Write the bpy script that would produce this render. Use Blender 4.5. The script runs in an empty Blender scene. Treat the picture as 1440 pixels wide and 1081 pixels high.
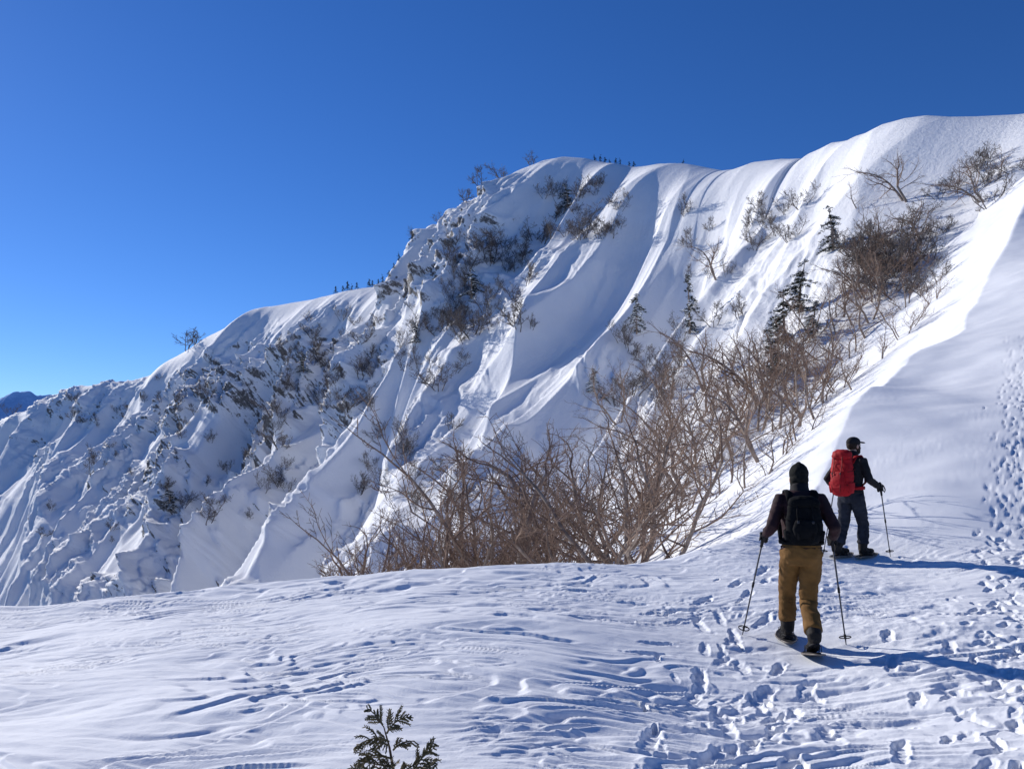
import bpy, math, random
import numpy as np
from mathutils import Vector, Matrix, noise as mnoise

random.seed(7)
SC = bpy.context.scene
COL = SC.collection
F = 1110.0; CX = 720.0; HY = 640.0; EYE = 1.6

def P(px, py, D):
    return Vector(((px-CX)/F*D, D, EYE+(HY-py)/F*D))

def sstep(a, b, x):
    t = np.clip((x-a)/(b-a), 0, 1); return t*t*(3-2*t)

# ------------------------------------------------------------------ noise
_tab = {}
def perlin(x, y, seed=0):
    if seed not in _tab:
        rs = np.random.RandomState(seed)
        p = rs.permutation(256); a = rs.rand(256)*2*np.pi
        _tab[seed] = (np.concatenate([p, p]), np.cos(a), np.sin(a))
    perm, gx, gy = _tab[seed]
    x = np.asarray(x, float); y = np.asarray(y, float)
    fx = np.floor(x); fy = np.floor(y)
    xi = fx.astype(np.int64) & 255; yi = fy.astype(np.int64) & 255
    xf = x-fx; yf = y-fy
    u = xf*xf*xf*(xf*(xf*6-15)+10); v = yf*yf*yf*(yf*(yf*6-15)+10)
    xj = (xi+1) & 255; yj = (yi+1) & 255
    def g(ix, iy, dx, dy):
        h = perm[perm[ix]+iy]; return gx[h]*dx+gy[h]*dy
    a = g(xi, yi, xf, yf); b = g(xj, yi, xf-1, yf)
    c = g(xi, yj, xf, yf-1); d = g(xj, yj, xf-1, yf-1)
    a = a+(b-a)*u; c = c+(d-c)*u
    return (a+(c-a)*v)*1.45
def fbm(x, y, o=4, seed=0, g=.5):
    r = 0; amp = 1
    for i in range(o):
        r = r+amp*perlin(x*2**i, y*2**i, seed+i); amp *= g
    return r
def ridged(x, y, o=3, seed=0, g=.5):
    r = 0; amp = 1
    for i in range(o):
        r = r+amp*(1-2*np.abs(perlin(x*2**i, y*2**i, seed+i))); amp *= g
    return r

# ------------------------------------------------------------------ materials
def new_mat(name):
    m = bpy.data.materials.new(name); m.use_nodes = True
    n = m.node_tree.nodes; n.clear()
    o = n.new('ShaderNodeOutputMaterial'); b = n.new('ShaderNodeBsdfPrincipled')
    m.node_tree.links.new(b.outputs[0], o.inputs[0])
    return m, m.node_tree, b
def ramp(nt, fac, stops):
    r = nt.nodes.new('ShaderNodeValToRGB'); e = r.color_ramp.elements
    while len(e) < len(stops): e.new(.5)
    for el, (p, c) in zip(e, stops):
        el.position = p; el.color = (*c, 1)
    nt.links.new(fac, r.inputs[0]); return r.outputs[0]
def noise_tex(nt, scale, detail=4, rough=.55, coord='Object', dist=0):
    tc = nt.nodes.new('ShaderNodeTexCoord'); t = nt.nodes.new('ShaderNodeTexNoise')
    t.inputs['Scale'].default_value = scale; t.inputs['Detail'].default_value = detail
    t.inputs['Roughness'].default_value = rough; t.inputs['Distortion'].default_value = dist
    nt.links.new(tc.outputs[coord], t.inputs['Vector']); return t.outputs['Fac']
def bump(nt, b, h, strength, dist):
    bp = nt.nodes.new('ShaderNodeBump'); bp.inputs['Strength'].default_value = strength
    bp.inputs['Distance'].default_value = dist
    nt.links.new(h, bp.inputs['Height']); nt.links.new(bp.outputs[0], b.inputs['Normal'])
def simple(name, c1, c2, scale=8, rough=.7, bs=.3, bd=.01, bscale=None, spec=.2):
    m, nt, b = new_mat(name)
    f = noise_tex(nt, scale)
    nt.links.new(ramp(nt, f, [(.35, c1), (.65, c2)]), b.inputs['Base Color'])
    b.inputs['Roughness'].default_value = rough
    b.inputs['Specular IOR Level'].default_value = spec
    bump(nt, b, noise_tex(nt, bscale or scale*6, 5), bs, bd)
    return m

def snow_near():
    m, nt, b = new_mat('wind_packed_snow')
    f = noise_tex(nt, 1.3, 5)
    nt.links.new(ramp(nt, f, [(.3, (.77, .79, .83)), (.7, (.84, .855, .88))]), b.inputs['Base Color'])
    b.inputs['Roughness'].default_value = .8
    b.inputs['Specular IOR Level'].default_value = .1
    bump(nt, b, noise_tex(nt, 60, 6, .65), .42, .011)
    return m
def snow_rock():
    m, nt, b = new_mat('snow_and_rock')
    at = nt.nodes.new('ShaderNodeAttribute'); at.attribute_name = 'rock'
    n1 = noise_tex(nt, 1.0, 9, .78)
    ad = nt.nodes.new('ShaderNodeMath'); ad.operation = 'ADD'
    nt.links.new(at.outputs['Fac'], ad.inputs[0])
    sb = nt.nodes.new('ShaderNodeMath'); sb.operation = 'MULTIPLY_ADD'
    sb.inputs[1].default_value = 2.6; sb.inputs[2].default_value = -1.3
    nt.links.new(n1, sb.inputs[0]); nt.links.new(sb.outputs[0], ad.inputs[1])
    k = ramp(nt, ad.outputs[0], [(.50, (0, 0, 0)), (.85, (1, 1, 1))])
    rock = ramp(nt, noise_tex(nt, .8, 7, .75), [(.3, (.065, .060, .058)), (.5, (.145, .135, .128)), (.7, (.27, .255, .245))])
    snow = ramp(nt, noise_tex(nt, .12, 4), [(.3, (.85, .86, .875)), (.7, (.91, .912, .915))])
    mx = nt.nodes.new('ShaderNodeMix'); mx.data_type = 'RGBA'
    nt.links.new(k, mx.inputs[0]); nt.links.new(snow, mx.inputs[6]); nt.links.new(rock, mx.inputs[7])
    nt.links.new(mx.outputs[2], b.inputs['Base Color'])
    b.inputs['Roughness'].default_value = .75; b.inputs['Specular IOR Level'].default_value = .08
    bump(nt, b, noise_tex(nt, 1.6, 8, .72), .5, .40)
    return m
M_SNOW = snow_near(); M_MTN = snow_rock()
M_BARK = simple('birch_bark', (.19, .145, .115), (.40, .32, .26), 5, .85, .4, .02)
M_TWIG = simple('brown_twigs', (.15, .098, .072), (.31, .215, .16), 2, .85, .2, .01)
M_GTWIG = simple('grey_twigs', (.085, .070, .063), (.215, .185, .168), 2, .85, .2, .01)
M_NEEDLE = simple('dark_needles', (.022, .028, .020), (.055, .060, .042), 3, .8, .3, .02)
M_CLUMP = simple('clump_snow', (.82, .84, .87), (.89, .9, .91), 2, .6, .3, .03)
M_CYP = simple('cypress_leaf', (.065, .055, .022), (.19, .14, .06), 22, .6, .3, .004)
M_CYPW = simple('cypress_wood', (.09, .055, .034), (.16, .10, .065), 30, .8, .3, .003)

# ------------------------------------------------------------------ object helpers
def link(o, parent=None):
    COL.objects.link(o)
    if parent is not None: o.parent = parent
    return o
def tag(o, label=None, cat=None, group=None, kind=None):
    if label: o['label'] = label
    if cat: o['category'] = cat
    if group: o['group'] = group
    if kind: o['kind'] = kind
    return o
def empty(name, loc, rz=0):
    o = bpy.data.objects.new(name, None); o.empty_display_size = .2
    o.location = loc; o.rotation_euler = (0, 0, rz); return link(o)
def grid_mesh(name, X, Y, Z, mat, attr=None):
    nr, nc = X.shape
    me = bpy.data.meshes.new(name)
    co = np.stack([X, Y, Z], -1).reshape(-1, 3).astype(np.float32)
    idx = np.arange(nr*nc).reshape(nr, nc)
    q = np.stack([idx[:-1, :-1], idx[:-1, 1:], idx[1:, 1:], idx[1:, :-1]], -1).reshape(-1, 4).astype(np.int32)
    me.vertices.add(len(co)); me.vertices.foreach_set('co', co.ravel())
    me.loops.add(q.size); me.loops.foreach_set('vertex_index', q.ravel())
    me.polygons.add(len(q)); me.polygons.foreach_set('loop_start', np.arange(0, q.size, 4, dtype=np.int32))
    me.update(calc_edges=True)
    me.polygons.foreach_set('use_smooth', np.ones(len(q), bool))
    if attr:
        for k, v in attr.items():
            a = me.attributes.new(k, 'FLOAT', 'POINT'); a.data.foreach_set('value', v.ravel().astype(np.float32))
    me.materials.append(mat)
    return link(bpy.data.objects.new(name, me))

class MB:
    def __init__(s): s.V = []; s.F = []
    def tube(s, pts, rad, n=8, cap=True, flat=None):
        pts = [Vector(p) for p in pts]; m = len(pts)
        if not isinstance(rad, list): rad = [rad]*m
        t0 = (pts[1]-pts[0]).normalized()
        nrm = t0.orthogonal().normalized() if flat is None else (Vector(flat)-t0*Vector(flat).dot(t0)).normalized()
        b0 = len(s.V)
        for i in range(m):
            t = (pts[min(i+1, m-1)]-pts[max(i-1, 0)])
            t = t.normalized() if t.length > 1e-9 else t0
            nrm = nrm-t*nrm.dot(t)
            nrm = nrm.normalized() if nrm.length > 1e-6 else t.orthogonal().normalized()
            bi = t.cross(nrm)
            r = rad[i]; ra, rb = r if hasattr(r, '__len__') else (r, r)
            for k in range(n):
                a = 2*math.pi*k/n
                s.V.append(pts[i]+nrm*(math.cos(a)*ra)+bi*(math.sin(a)*rb))
        for i in range(m-1):
            for k in range(n):
                k2 = (k+1) % n
                s.F.append((b0+i*n+k, b0+i*n+k2, b0+(i+1)*n+k2, b0+(i+1)*n+k))
        if cap:
            for e, i, sg in ((0, 0, -1), (1, m-1, 1)):
                t = (pts[1]-pts[0]) if e == 0 else (pts[-1]-pts[-2])
                r = rad[i]; r = min(r) if hasattr(r, '__len__') else r
                c = len(s.V); s.V.append(pts[i]+t.normalized()*(sg*r*.6))
                for k in range(n):
                    k2 = (k+1) % n
                    f = (b0+i*n+k, b0+i*n+k2, c)
                    s.F.append(f if e else f[::-1])
        return s
    def ell(s, c, r, nu=14, nv=9, M=None):
        c = Vector(c); b0 = len(s.V)
        M = M or Matrix.Identity(3)
        for j in range(1, nv):
            th = math.pi*j/nv
            for i in range(nu):
                a = 2*math.pi*i/nu
                s.V.append(c+M @ Vector((r[0]*math.sin(th)*math.cos(a), r[1]*math.sin(th)*math.sin(a), r[2]*math.cos(th))))
        t = len(s.V); s.V.append(c+M @ Vector((0, 0, r[2]))); s.V.append(c-M @ Vector((0, 0, r[2])))
        for j in range(nv-2):
            for i in range(nu):
                i2 = (i+1) % nu
                s.F.append((b0+j*nu+i, b0+(j+1)*nu+i, b0+(j+1)*nu+i2, b0+j*nu+i2))
        for i in range(nu):
            i2 = (i+1) % nu
            s.F.append((t, b0+i, b0+i2)); s.F.append((t+1, b0+(nv-2)*nu+i2, b0+(nv-2)*nu+i))
        return s
    def loft(s, secs, n=24, M=None):
        b0 = len(s.V)
        for (cx, cy, cz, rx, ry, p) in secs:
            for k in range(n):
                a = 2*math.pi*k/n; c, d = math.cos(a), math.sin(a)
                v = Vector((cx+rx*math.copysign(abs(c)**(2/p), c), cy+ry*math.copysign(abs(d)**(2/p), d), cz))
                s.V.append(M @ v if M else v)
        m = len(secs)
        for i in range(m-1):
            for k in range(n):
                k2 = (k+1) % n
                s.F.append((b0+i*n+k, b0+i*n+k2, b0+(i+1)*n+k2, b0+(i+1)*n+k))
        for i, sg in ((0, 0), (m-1, 1)):
            q = secs[i]; v = Vector(q[:3]); c = len(s.V); s.V.append(M @ v if M else v)
            for k in range(n):
                k2 = (k+1) % n
                f = (b0+i*n+k, b0+i*n+k2, c); s.F.append(f if sg else f[::-1])
        return s
    def mesh(s, name, mat, smooth=True):
        me = bpy.data.meshes.new(name)
        me.from_pydata([tuple(v) for v in s.V], [], s.F); me.update()
        if smooth: me.polygons.foreach_set('use_smooth', np.ones(len(me.polygons), bool))
        me.materials.append(mat); return me
    def build(s, name, mat, parent=None, smooth=True):
        return link(bpy.data.objects.new(name, s.mesh(name, mat, smooth)), parent)
    def blob(s, name, mat, parent=None, voxel=.008, it=4, wr=0, wsc=9, seed=0):
        me = s.mesh(name, mat)
        t = bpy.data.objects.new(name+'_src', me); COL.objects.link(t)
        r = t.modifiers.new('r', 'REMESH'); r.mode = 'VOXEL'; r.voxel_size = voxel; r.use_smooth_shade = True
        if it:
            q = t.modifiers.new('s', 'SMOOTH'); q.factor = .5; q.iterations = it
        dg = bpy.context.evaluated_depsgraph_get(); dg.update()
        nm = bpy.data.meshes.new_from_object(t.evaluated_get(dg))
        bpy.data.objects.remove(t); bpy.data.meshes.remove(me)
        nm.name = name
        if wr:
            for v in nm.vertices:
                c = v.co; o = Vector((seed*3.1, 0, 0))
                a = mnoise.noise(Vector((c.x*wsc*.8, c.y*wsc*.8, c.z*wsc*1.5))+o)
                b = 1-2*abs(mnoise.noise(Vector((c.x*wsc*1.5+c.z*6, c.y*wsc*1.5, c.z*wsc*1.7))+o*2))
                v.co = c+v.normal*(wr*(a*.8+b*.6))
        nm.polygons.foreach_set('use_smooth', np.ones(len(nm.polygons), bool))
        if not nm.materials: nm.materials.append(mat)
        return link(bpy.data.objects.new(name, nm), parent)

# ------------------------------------------------------------------ near terrain height
ctrl = []
def c_img(px, py, D):
    p = P(px, py, D); ctrl.append((p.x, p.y, p.z))
def c_pos(px, D, z): ctrl.append(((px-CX)/F*D, D, z))
for px in (-600, 0, 400, 720, 1100, 1440, 2000):
    c_pos(px, 1, 0); c_pos(px, 2.5, 0)
for a in [(0, 1081, 4.1), (0, 900, 8.3), (0, 852, 10), (300, 828, 10.3), (560, 806, 10.5), (800, 796, 10.6), (930, 790, 11.2),
          (720, 1081, 4), (720, 900, 6.8), (400, 900, 7.2), (1040, 762, 12), (1110, 735, 13.3), (1152, 690, 15.5), (1168, 610, 19), (1210, 545, 24),
          (1300, 497, 30.5), (1364, 456, 36), (1376, 402, 45), (1410, 345, 52), (1424, 303, 60), (1455, 225, 78), (1515, 180, 90), (1700, 140, 100),
          (1140, 920, 7.2), (1195, 783, 11.3), (1300, 785, 10.9), (1440, 785, 10.4), (1440, 900, 6.9), (1300, 900, 7.1), (1100, 850, 8.6),
          (1440, 700, 13), (1300, 700, 13.4), (1300, 620, 17), (1300, 540, 26), (1440, 595, 17.5), (1440, 490, 27), (1440, 388, 42), (1450, 303, 60),
          (1900, 700, 11), (1900, 475, 20), (1900, 310, 40), (1900, 195, 70), (1900, 120, 110), (2600, 260, 40), (2600, 580, 12)]: c_img(*a)
for a in [(-800, 10, -.5), (-300, 10, -.4)]: c_pos(*a)
ctrl = np.array(ctrl)
def _uv(x, y):
    r = np.hypot(x, y); return np.arctan2(x, y)*1.6, np.log(r+.3)
cu, cv = _uv(ctrl[:, 0], ctrl[:, 1]); cw = ctrl[:, 2]/(np.hypot(ctrl[:, 0], ctrl[:, 1])+3)
def phi(r2): return np.where(r2 > 1e-12, .5*r2*np.log(r2+1e-20), 0)
n = len(ctrl)
A = np.zeros((n+3, n+3))
A[:n, :n] = phi((cu[:, None]-cu[None])**2+(cv[:, None]-cv[None])**2)+np.eye(n)*4e-4
A[:n, n] = 1; A[:n, n+1] = cu; A[:n, n+2] = cv; A[n:, :n] = A[:n, n:].T
W = np.linalg.solve(A, np.concatenate([cw, [0, 0, 0]]))
def tps(x, y):
    u, v = _uv(x, y); r = W[n]+W[n+1]*u+W[n+2]*v
    if np.size(u) < 2000:
        r = r+(W[:n, None]*phi((u[None]-cu[:, None])**2+(v[None]-cv[:, None])**2)).sum(0)
    else:
        for i in range(n): r = r+W[i]*phi((u-cu[i])**2+(v-cv[i])**2)
    return r*(np.hypot(x, y)+3)
LIP0 = np.array([(-2500, 9), (-900, 9.5), (-300, 9.8), (0, 10.0), (90, 10.0), (300, 10.3), (560, 10.5), (800, 10.6), (930, 11.2), (1040, 12), (1110, 13.3),
                (1152, 15.5), (1168, 19), (1210, 24), (1300, 30.5), (1364, 36), (1376, 45), (1410, 52), (1424, 60), (1455, 78), (1515, 90), (1700, 100), (2600, 115)], float)
_l = np.stack([(LIP0[:, 0]-CX)/F*LIP0[:, 1], LIP0[:, 1]], -1)
_s = np.concatenate([[0], np.cumsum(np.hypot(*(_l[1:]-_l[:-1]).T))])
_q = np.unique(np.round(np.concatenate([np.linspace(_s[0], _s[2], 4), np.linspace(_s[2], _s[9], 20), np.linspace(_s[9], _s[-3], 64), np.linspace(_s[-3], _s[-1], 8)]), 4))
LXY = np.stack([np.interp(_q, _s, _l[:, 0]), np.interp(_q, _s, _l[:, 1])], -1)
for _ in range(2): LXY[1:-1] = .25*LXY[:-2]+.5*LXY[1:-1]+.25*LXY[2:]
_sc = (perlin(_q*.16, _q*0+.5, 31)*.75*sstep(12, 30, LXY[:, 1])+perlin(_q*.45, _q*0+.5, 33)*.2)*(1-sstep(42, 52, LXY[:, 1]))
LXY[:, 0] += _sc; LXY[:, 1] -= _sc*.4
lt = np.maximum.accumulate(LXY[:, 0]/LXY[:, 1])+np.arange(len(LXY))*2e-4
LXY[:, 0] = lt*LXY[:, 1]
LZ = tps(LXY[:, 0], LXY[:, 1])
lpx = lt*F+CX; LK = .33+.40*sstep(930, 1080, lpx)
lts, lds = lt, LXY[:, 1]
def zsmooth(x, y):
    x = np.asarray(x, float); y = np.asarray(y, float); sh = x.shape
    x = x.ravel(); y = y.ravel()
    z = tps(x, y)
    t = x/np.maximum(y, .05)
    far = np.where((y > np.interp(t, lts, lds)-.02) & (y > .2))[0]
    if len(far):
        fx, fy = x[far], y[far]
        d = np.full(len(far), 1e9); sw = np.zeros(len(far)); sz = np.zeros(len(far)); sk = np.zeros(len(far))
        for i in range(len(LXY)-1):
            a = LXY[i]; e = LXY[i+1]-a; L2 = e @ e
            k = np.clip(((fx-a[0])*e[0]+(fy-a[1])*e[1])/L2, 0, 1)
            dd = np.hypot(fx-a[0]-k*e[0], fy-a[1]-k*e[1])
            d = np.minimum(d, dd)
            wgt = math.sqrt(L2)/(dd+.05)**3.5; sw += wgt
            sz += wgt*(LZ[i]+k*(LZ[i+1]-LZ[i])); sk += wgt*(LK[i]+k*(LK[i+1]-LK[i]))
        zl = sz/sw; kk = sk/sw
        zf = zl-kk*(np.sqrt(d*d+.02)-math.sqrt(.02))
        zf += (fbm(fx/9, fy/9, 2, 45)*.8+ridged((fx+fy*.8)/6, (fy-fx)/40, 2, 46)*.35)*sstep(1.5, 12, d)
        wd = .12+.02*np.maximum(0, fy-30)
        w = sstep(0, 1, d/wd); z[far] = z[far]*(1-w)+zf*w
    z = z+fbm(x*.45+5, y*.6, 2, 40)*.05*sstep(2, 4, np.hypot(x, y))
    return z.reshape(sh)
def zs(x, y): return float(zsmooth(np.array([x]), np.array([y]))[0])
_Dg = np.geomspace(1.5, 90, 500)
def on_ground(px, py):
    x = (px-CX)/F*_Dg; zr = EYE+(HY-py)/F*_Dg; zt = tps(x, _Dg)
    hit = np.where(zr <= zt)[0]; i = hit[0] if len(hit) else len(_Dg)-1
    D = _Dg[i]
    if i > 0:
        a = zr[i-1]-zt[i-1]; b = zr[i]-zt[i]; f = a/(a-b) if a != b else 0
        D = _Dg[i-1]+(_Dg[i]-_Dg[i-1])*min(max(f, 0), 1)
    return (px-CX)/F*D, D

# ------------------------------------------------------------------ hikers (built before the terrain; the snow is pressed flat under their feet)
H1 = on_ground(1127, 921); H2 = on_ground(1196, 784)
HEAD1 = math.radians(-12); HEAD2 = math.radians(-55)
def to_world(H, hd, lx, ly):
    c, s = math.cos(hd), math.sin(hd)
    return H[0]+c*lx-s*ly, H[1]+s*lx+c*ly
FEET1 = [(-.09, .27), (.075, -.23)]; FEET2 = [(-.105, -.11), (.105, .17)]
flat_pts = [to_world(H1, HEAD1, *f) for f in FEET1]+[to_world(H2, HEAD2, *f) for f in FEET2]

SKIN = simple('skin', (.42, .25, .18), (.52, .32, .24), 14, .5, .1, .002)
M_BLK = simple('black_shell_cloth', (.009, .009, .011), (.019, .018, .021), 10, .8, .3, .004, 90)
M_MAR = simple('dark_maroon_cloth', (.022, .011, .013), (.042, .017, .021), 10, .8, .3, .004, 90)
M_BRN = simple('brown_trouser_cloth', (.13, .064, .017), (.19, .095, .028), 7, .85, .3, .004, 90)
M_NVY = simple('dark_navy_cloth', (.012, .014, .022), (.026, .030, .042), 8, .85, .3, .004, 90)
M_RED = simple('red_pack_cloth', (.28, .005, .009), (.42, .009, .015), 7, .7, .3, .004, 70)
M_DRED = simple('dark_red_strap', (.12, .005, .007), (.18, .008, .010), 7, .7, .2, .003)
M_PACK = simple('black_pack_cloth', (.0035, .004, .005), (.009, .0095, .011), 8, .85, .2, .003, 70, .08)
M_STR = simple('black_strap', (.005, .005, .006), (.012, .012, .013), 20, .8, .1, .002, None, .08)
M_GRY = simple('grey_buckle', (.03, .03, .033), (.05, .05, .055), 20, .6, .1, .002)
M_HAT = simple('black_knit', (.009, .0095, .009), (.018, .019, .017), 30, .9, .5, .006, 160, .1)
M_BOOT = simple('boot_leather', (.010, .009, .008), (.028, .023, .019), 10, .7, .3, .004)
M_HAIR = simple('dark_hair', (.018, .011, .008), (.035, .022, .015), 60, .7, .5, .006)
M_ALU = simple('pole_shaft_metal', (.06, .06, .065), (.12, .12, .13), 30, .35, .05, .001)
M_GRIP = simple('pole_grip_foam', (.015, .015, .016), (.03, .03, .03), 40, .8, .3, .002)
M_DECK = simple('snowshoe_deck', (.02, .02, .022), (.045, .043, .04), 20, .6, .2, .003)
M_FRAME = simple('snowshoe_frame', (.12, .10, .085), (.2, .17, .14), 20, .4, .1, .002)
M_EYE = simple('eye', (.02, .015, .01), (.05, .04, .03), 30, .2, .0, .001)

def head_mb(mb, c, yaw, pitch=0):
    M = Matrix.Rotation(yaw, 3, 'Z') @ Matrix.Rotation(pitch, 3, 'X')
    E = lambda p, r: mb.ell(Vector(c)+M @ Vector(p), r, 16, 11, M)
    E((0, -.012, .03), (.074, .094, .095)); E((0, .012, -.045), (.060, .072, .075)); E((0, .045, -.085), (.034, .036, .028))
    E((0, .092, -.015), (.012, .022, .026)); E((0, .099, -.028), (.016, .014, .011))
    for s in (-1, 1):
        E((s*.076, -.008, -.012), (.010, .020, .032)); E((s*.030, .078, .018), (.024, .012, .008)); E((s*.036, .066, -.03), (.024, .018, .022))
    E((0, .080, -.062), (.024, .012, .006)); E((0, .078, -.074), (.021, .012, .007))
    return M
def hand_mb(mb, wrist, c, axis, side, k=1.0):
    a = axis.normalized(); w_ = Vector(wrist); c = Vector(c)
    o = c-w_; o = (o-a*o.dot(a)).normalized(); s = a.cross(o)*side
    def pol(deg, R, h=0):
        r = math.radians(deg); return c+o*(math.cos(r)*R)+s*(math.sin(r)*R)+a*h
    for i, (h, ln, rd) in enumerate([(.033, .92, .0098), (.011, 1.0, .0102), (-.011, .95, .0098), (-.032, .78, .0086)]):
        angs = [150, 105, 60, 15, -35, -85, -125*ln]
        pts = [w_+a*h*.55]+[pol(d, (.036, .036, .032, .030, .029, .028, .028)[j], h) for j, d in enumerate(angs)]
        mb.tube(pts, [.017*k, .0155*k, .0125*k]+[rd*k]*3+[rd*.9*k, rd*.75*k], 8)
    mb.tube([w_+a*.012, pol(-160, .042, .022), pol(-115, .036, .036), pol(-65, .031, .034), pol(-25, .030, .03)], [.017*k, .0145*k, .012*k, .0105*k, .0085*k], 8)
    mb.tube([w_-o*.03, w_, w_+(c-w_)*.35], [.026*k, .026*k, .024*k], 10)

def make_person(H, hd, spec):
    rz0 = zs(*H)
    root = empty('person', (H[0], H[1], rz0), hd); tag(root, spec['label'], 'person')
    Mi = (Matrix.Translation((H[0], H[1], rz0)) @ Matrix.Rotation(hd, 4, 'Z')).inverted()
    lean = spec['lean']
    def L(z): return lean*max(0, (z-.9)/.5)
    B = MB(); J = MB(); T = MB()
    tors = [(0, -.005, .80, .10, .085), (0, -.005, .86, .152, .105), (0, 0, .95, .156, .112), (0, .005, 1.04, .138, .102), (0, .01, 1.14, .142, .105), (0, .01, 1.25, .160, .115), (0, .0, 1.35, .168, .108), (0, -.005, 1.42, .135, .085), (0, -.005, 1.47, .075, .062)]
    B.loft([(x, y+L(z), z, rx, ry, 2.2) for x, y, z, rx, ry in tors])
    J.loft([(x, y+L(z), z, rx+.018, ry+.022, 2.25) for x, y, z, rx, ry in tors[2:]])
    hc = Vector((spec.get('hx', 0), .045+L(1.6), spec['hz']))
    B.tube([(0, L(1.4), 1.40), (0, .008+L(1.5), 1.48), hc+Vector((0, -.02, -.05))], [.065, .057, .055], 12)
    HM = head_mb(B, hc, spec['hyaw'], spec.get('hpitch', 0))
    feet = []; grips = []
    for sd, s in ((0, -1), (1, 1)):
        sh = Vector((s*.170, L(1.39)-.005, 1.385)); el = Vector(spec['elbow'][sd]); gr = Vector(spec['hand'][sd])
        wd = (gr-el).normalized(); wr_ = gr-wd*.075
        mid1 = sh.lerp(el, .45)
        B.tube([(s*.10, L(1.38), 1.385), sh, mid1, el, el.lerp(wr_, .4), wr_], [.052, .051, .044, .037, .036, .027], 10)
        J.tube([(s*.10, L(1.38), 1.38), sh, mid1, el, el.lerp(wr_, .4), wr_+wd*.0], [.066, .070, .060, .053, .049, .041], 12)
        tipw = spec['tip'][sd]; tz = zs(*tipw); tip = Mi @ Vector((tipw[0], tipw[1], tz)); ax = (gr-tip).normalized()
        hand_mb(B, wr_, gr, ax, s, .86)
        g = MB(); hand_mb(g, wr_, gr, ax, s, 1.12); g.tube([wr_-wd*.045, wr_], [.040, .036], 12); g.blob('glove', spec['glove'], root, .0042, 2)
        grips.append((gr, ax, tip))
        fx, fy = spec['feet'][sd]; fw = to_world(H, hd, fx, fy); gz_ = zs(*fw)-rz0
        lift = spec['lift'][sd]
        ank = Vector((fx, fy-.03, gz_+.145+lift)); hip = Vector((s*.085, 0, .90)); kn = Vector(spec['knee'][sd])
        B.tube([hip, hip.lerp(kn, .5), kn, kn.lerp(ank, .35), ank], [.084, .072, .055, .053, .040], 12)
        T.tube([hip+Vector((0, 0, .02)), hip.lerp(kn, .5), kn, kn.lerp(ank, .35), kn.lerp(ank, .68), kn.lerp(ank, .80)], [.102, .089, .074, .072, .074, .077], 14)
        pit = spec['fpitch'][sd]; FM = Matrix.Translation((fx, fy, gz_+.06)) @ Matrix.Translation((0, .12, 0)) @ Matrix.Rotation(-pit, 4, 'X') @ Matrix.Translation((0, -.12, 0))
        B.tube([FM @ Vector((0, -.05, .05)), FM @ Vector((0, .06, .04)), FM @ Vector((0, .16, .03))], [.038, .036, .028], 10)
        B.tube([ank, FM @ Vector((0, -.03, .05))], [.04, .042], 10)
        bt = MB()
        bt.tube([FM @ Vector((0, -.095, .045)), FM @ Vector((0, -.05, .048)), FM @ Vector((0, .03, .048)), FM @ Vector((0, .11, .038)), FM @ Vector((0, .18, .034)), FM @ Vector((0, .205, .03))], [(.030, .036), (.045, .048), (.046, .050), (.051, .038), (.045, .034), (.03, .026)], 14, flat=(1, 0, 0))
        bt.tube([FM @ Vector((0, -.045, .05)), ank.lerp(FM @ Vector((0, -.045, .12)), .5), kn.lerp(ank, .72)], [.056, .063, .069], 14)
        bo = bt.blob('boot', M_BOOT, root, .007, 2)
        sl = MB(); sl.loft([(0, .05, .0, .050, .150, 2.6), (0, .05, .018, .052, .152, 2.6)], 24, FM); sl.build('sole', M_BLK, bo)
        feet.append((fw, gz_+rz0, FM, pit))
    T.loft([(0, 0, .80, .12, .10, 2.2), (0, -.008, .87, .165, .128, 2.2), (0, -.004, .96, .164, .124, 2.2), (0, .003, 1.05, .150, .115, 2.2)])
    B.blob('body', SKIN, root, .006, 2)
    J.blob('jacket', spec['jacket'], root, .010, 5, .008, 9, spec['seed'])
    T.blob('trousers', spec['trousers'], root, .009, 3, .015, 8, spec['seed']+1)
    h = MB(); h.loft([(0, L(.95), .935, .177, .137, 2.2), (0, L(.95), .965, .180, .139, 2.2)]); h.build('hem', spec['jacket'], root)
    c = MB(); c.tube([(0, L(1.44)-.004, 1.425), (0, L(1.5)+.004, 1.475), (0, L(1.52)+.012, 1.515)], [.090, .080, .076], 18); c.blob('collar', spec['collar'], root, .008, 3, .004)
    for s in (-1, 1):
        e = MB(); e.ell(hc+HM @ Vector((s*.031, .079, .0)), (.012, .008, .007), 10, 7, HM); e.build('eye', M_EYE, root)
    hat = MB()
    if spec['hat'] == 'beanie':
        hat.ell(hc+HM @ Vector((0, -.014, .045)), (.086, .106, .102), 24, 14, HM); hat.ell(hc+HM @ Vector((0, -.03, -.01)), (.084, .090, .07), 20, 12, HM)
        ho = hat.blob('beanie', spec['hatm'], root, .006, 3, .003, 26)
        t = MB(); t.ell(hc+HM @ Vector((0, -.02, .147)), (.020, .022, .010), 12, 8, HM); t.build('crown_seam', spec['hatm'], ho)
        gt = MB(); gt.tube([hc+Vector((0, -.03, -.14)), hc+HM @ Vector((0, -.02, -.06)), hc+HM @ Vector((0, -.012, -.02))], [.080, .080, .078], 18); gt.blob('neck_gaiter', spec['hatm'], root, .007, 3, .005, 20)
    else:
        hr = MB(); hr.ell(hc+HM @ Vector((0, -.022, .018)), (.080, .092, .094), 20, 12, HM); hr.blob('hair', M_HAIR, root, .006, 2, .004, 40)
        bd = MB(); bd.ell(hc+HM @ Vector((0, .036, -.082)), (.058, .064, .052), 18, 11, HM)
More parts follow.
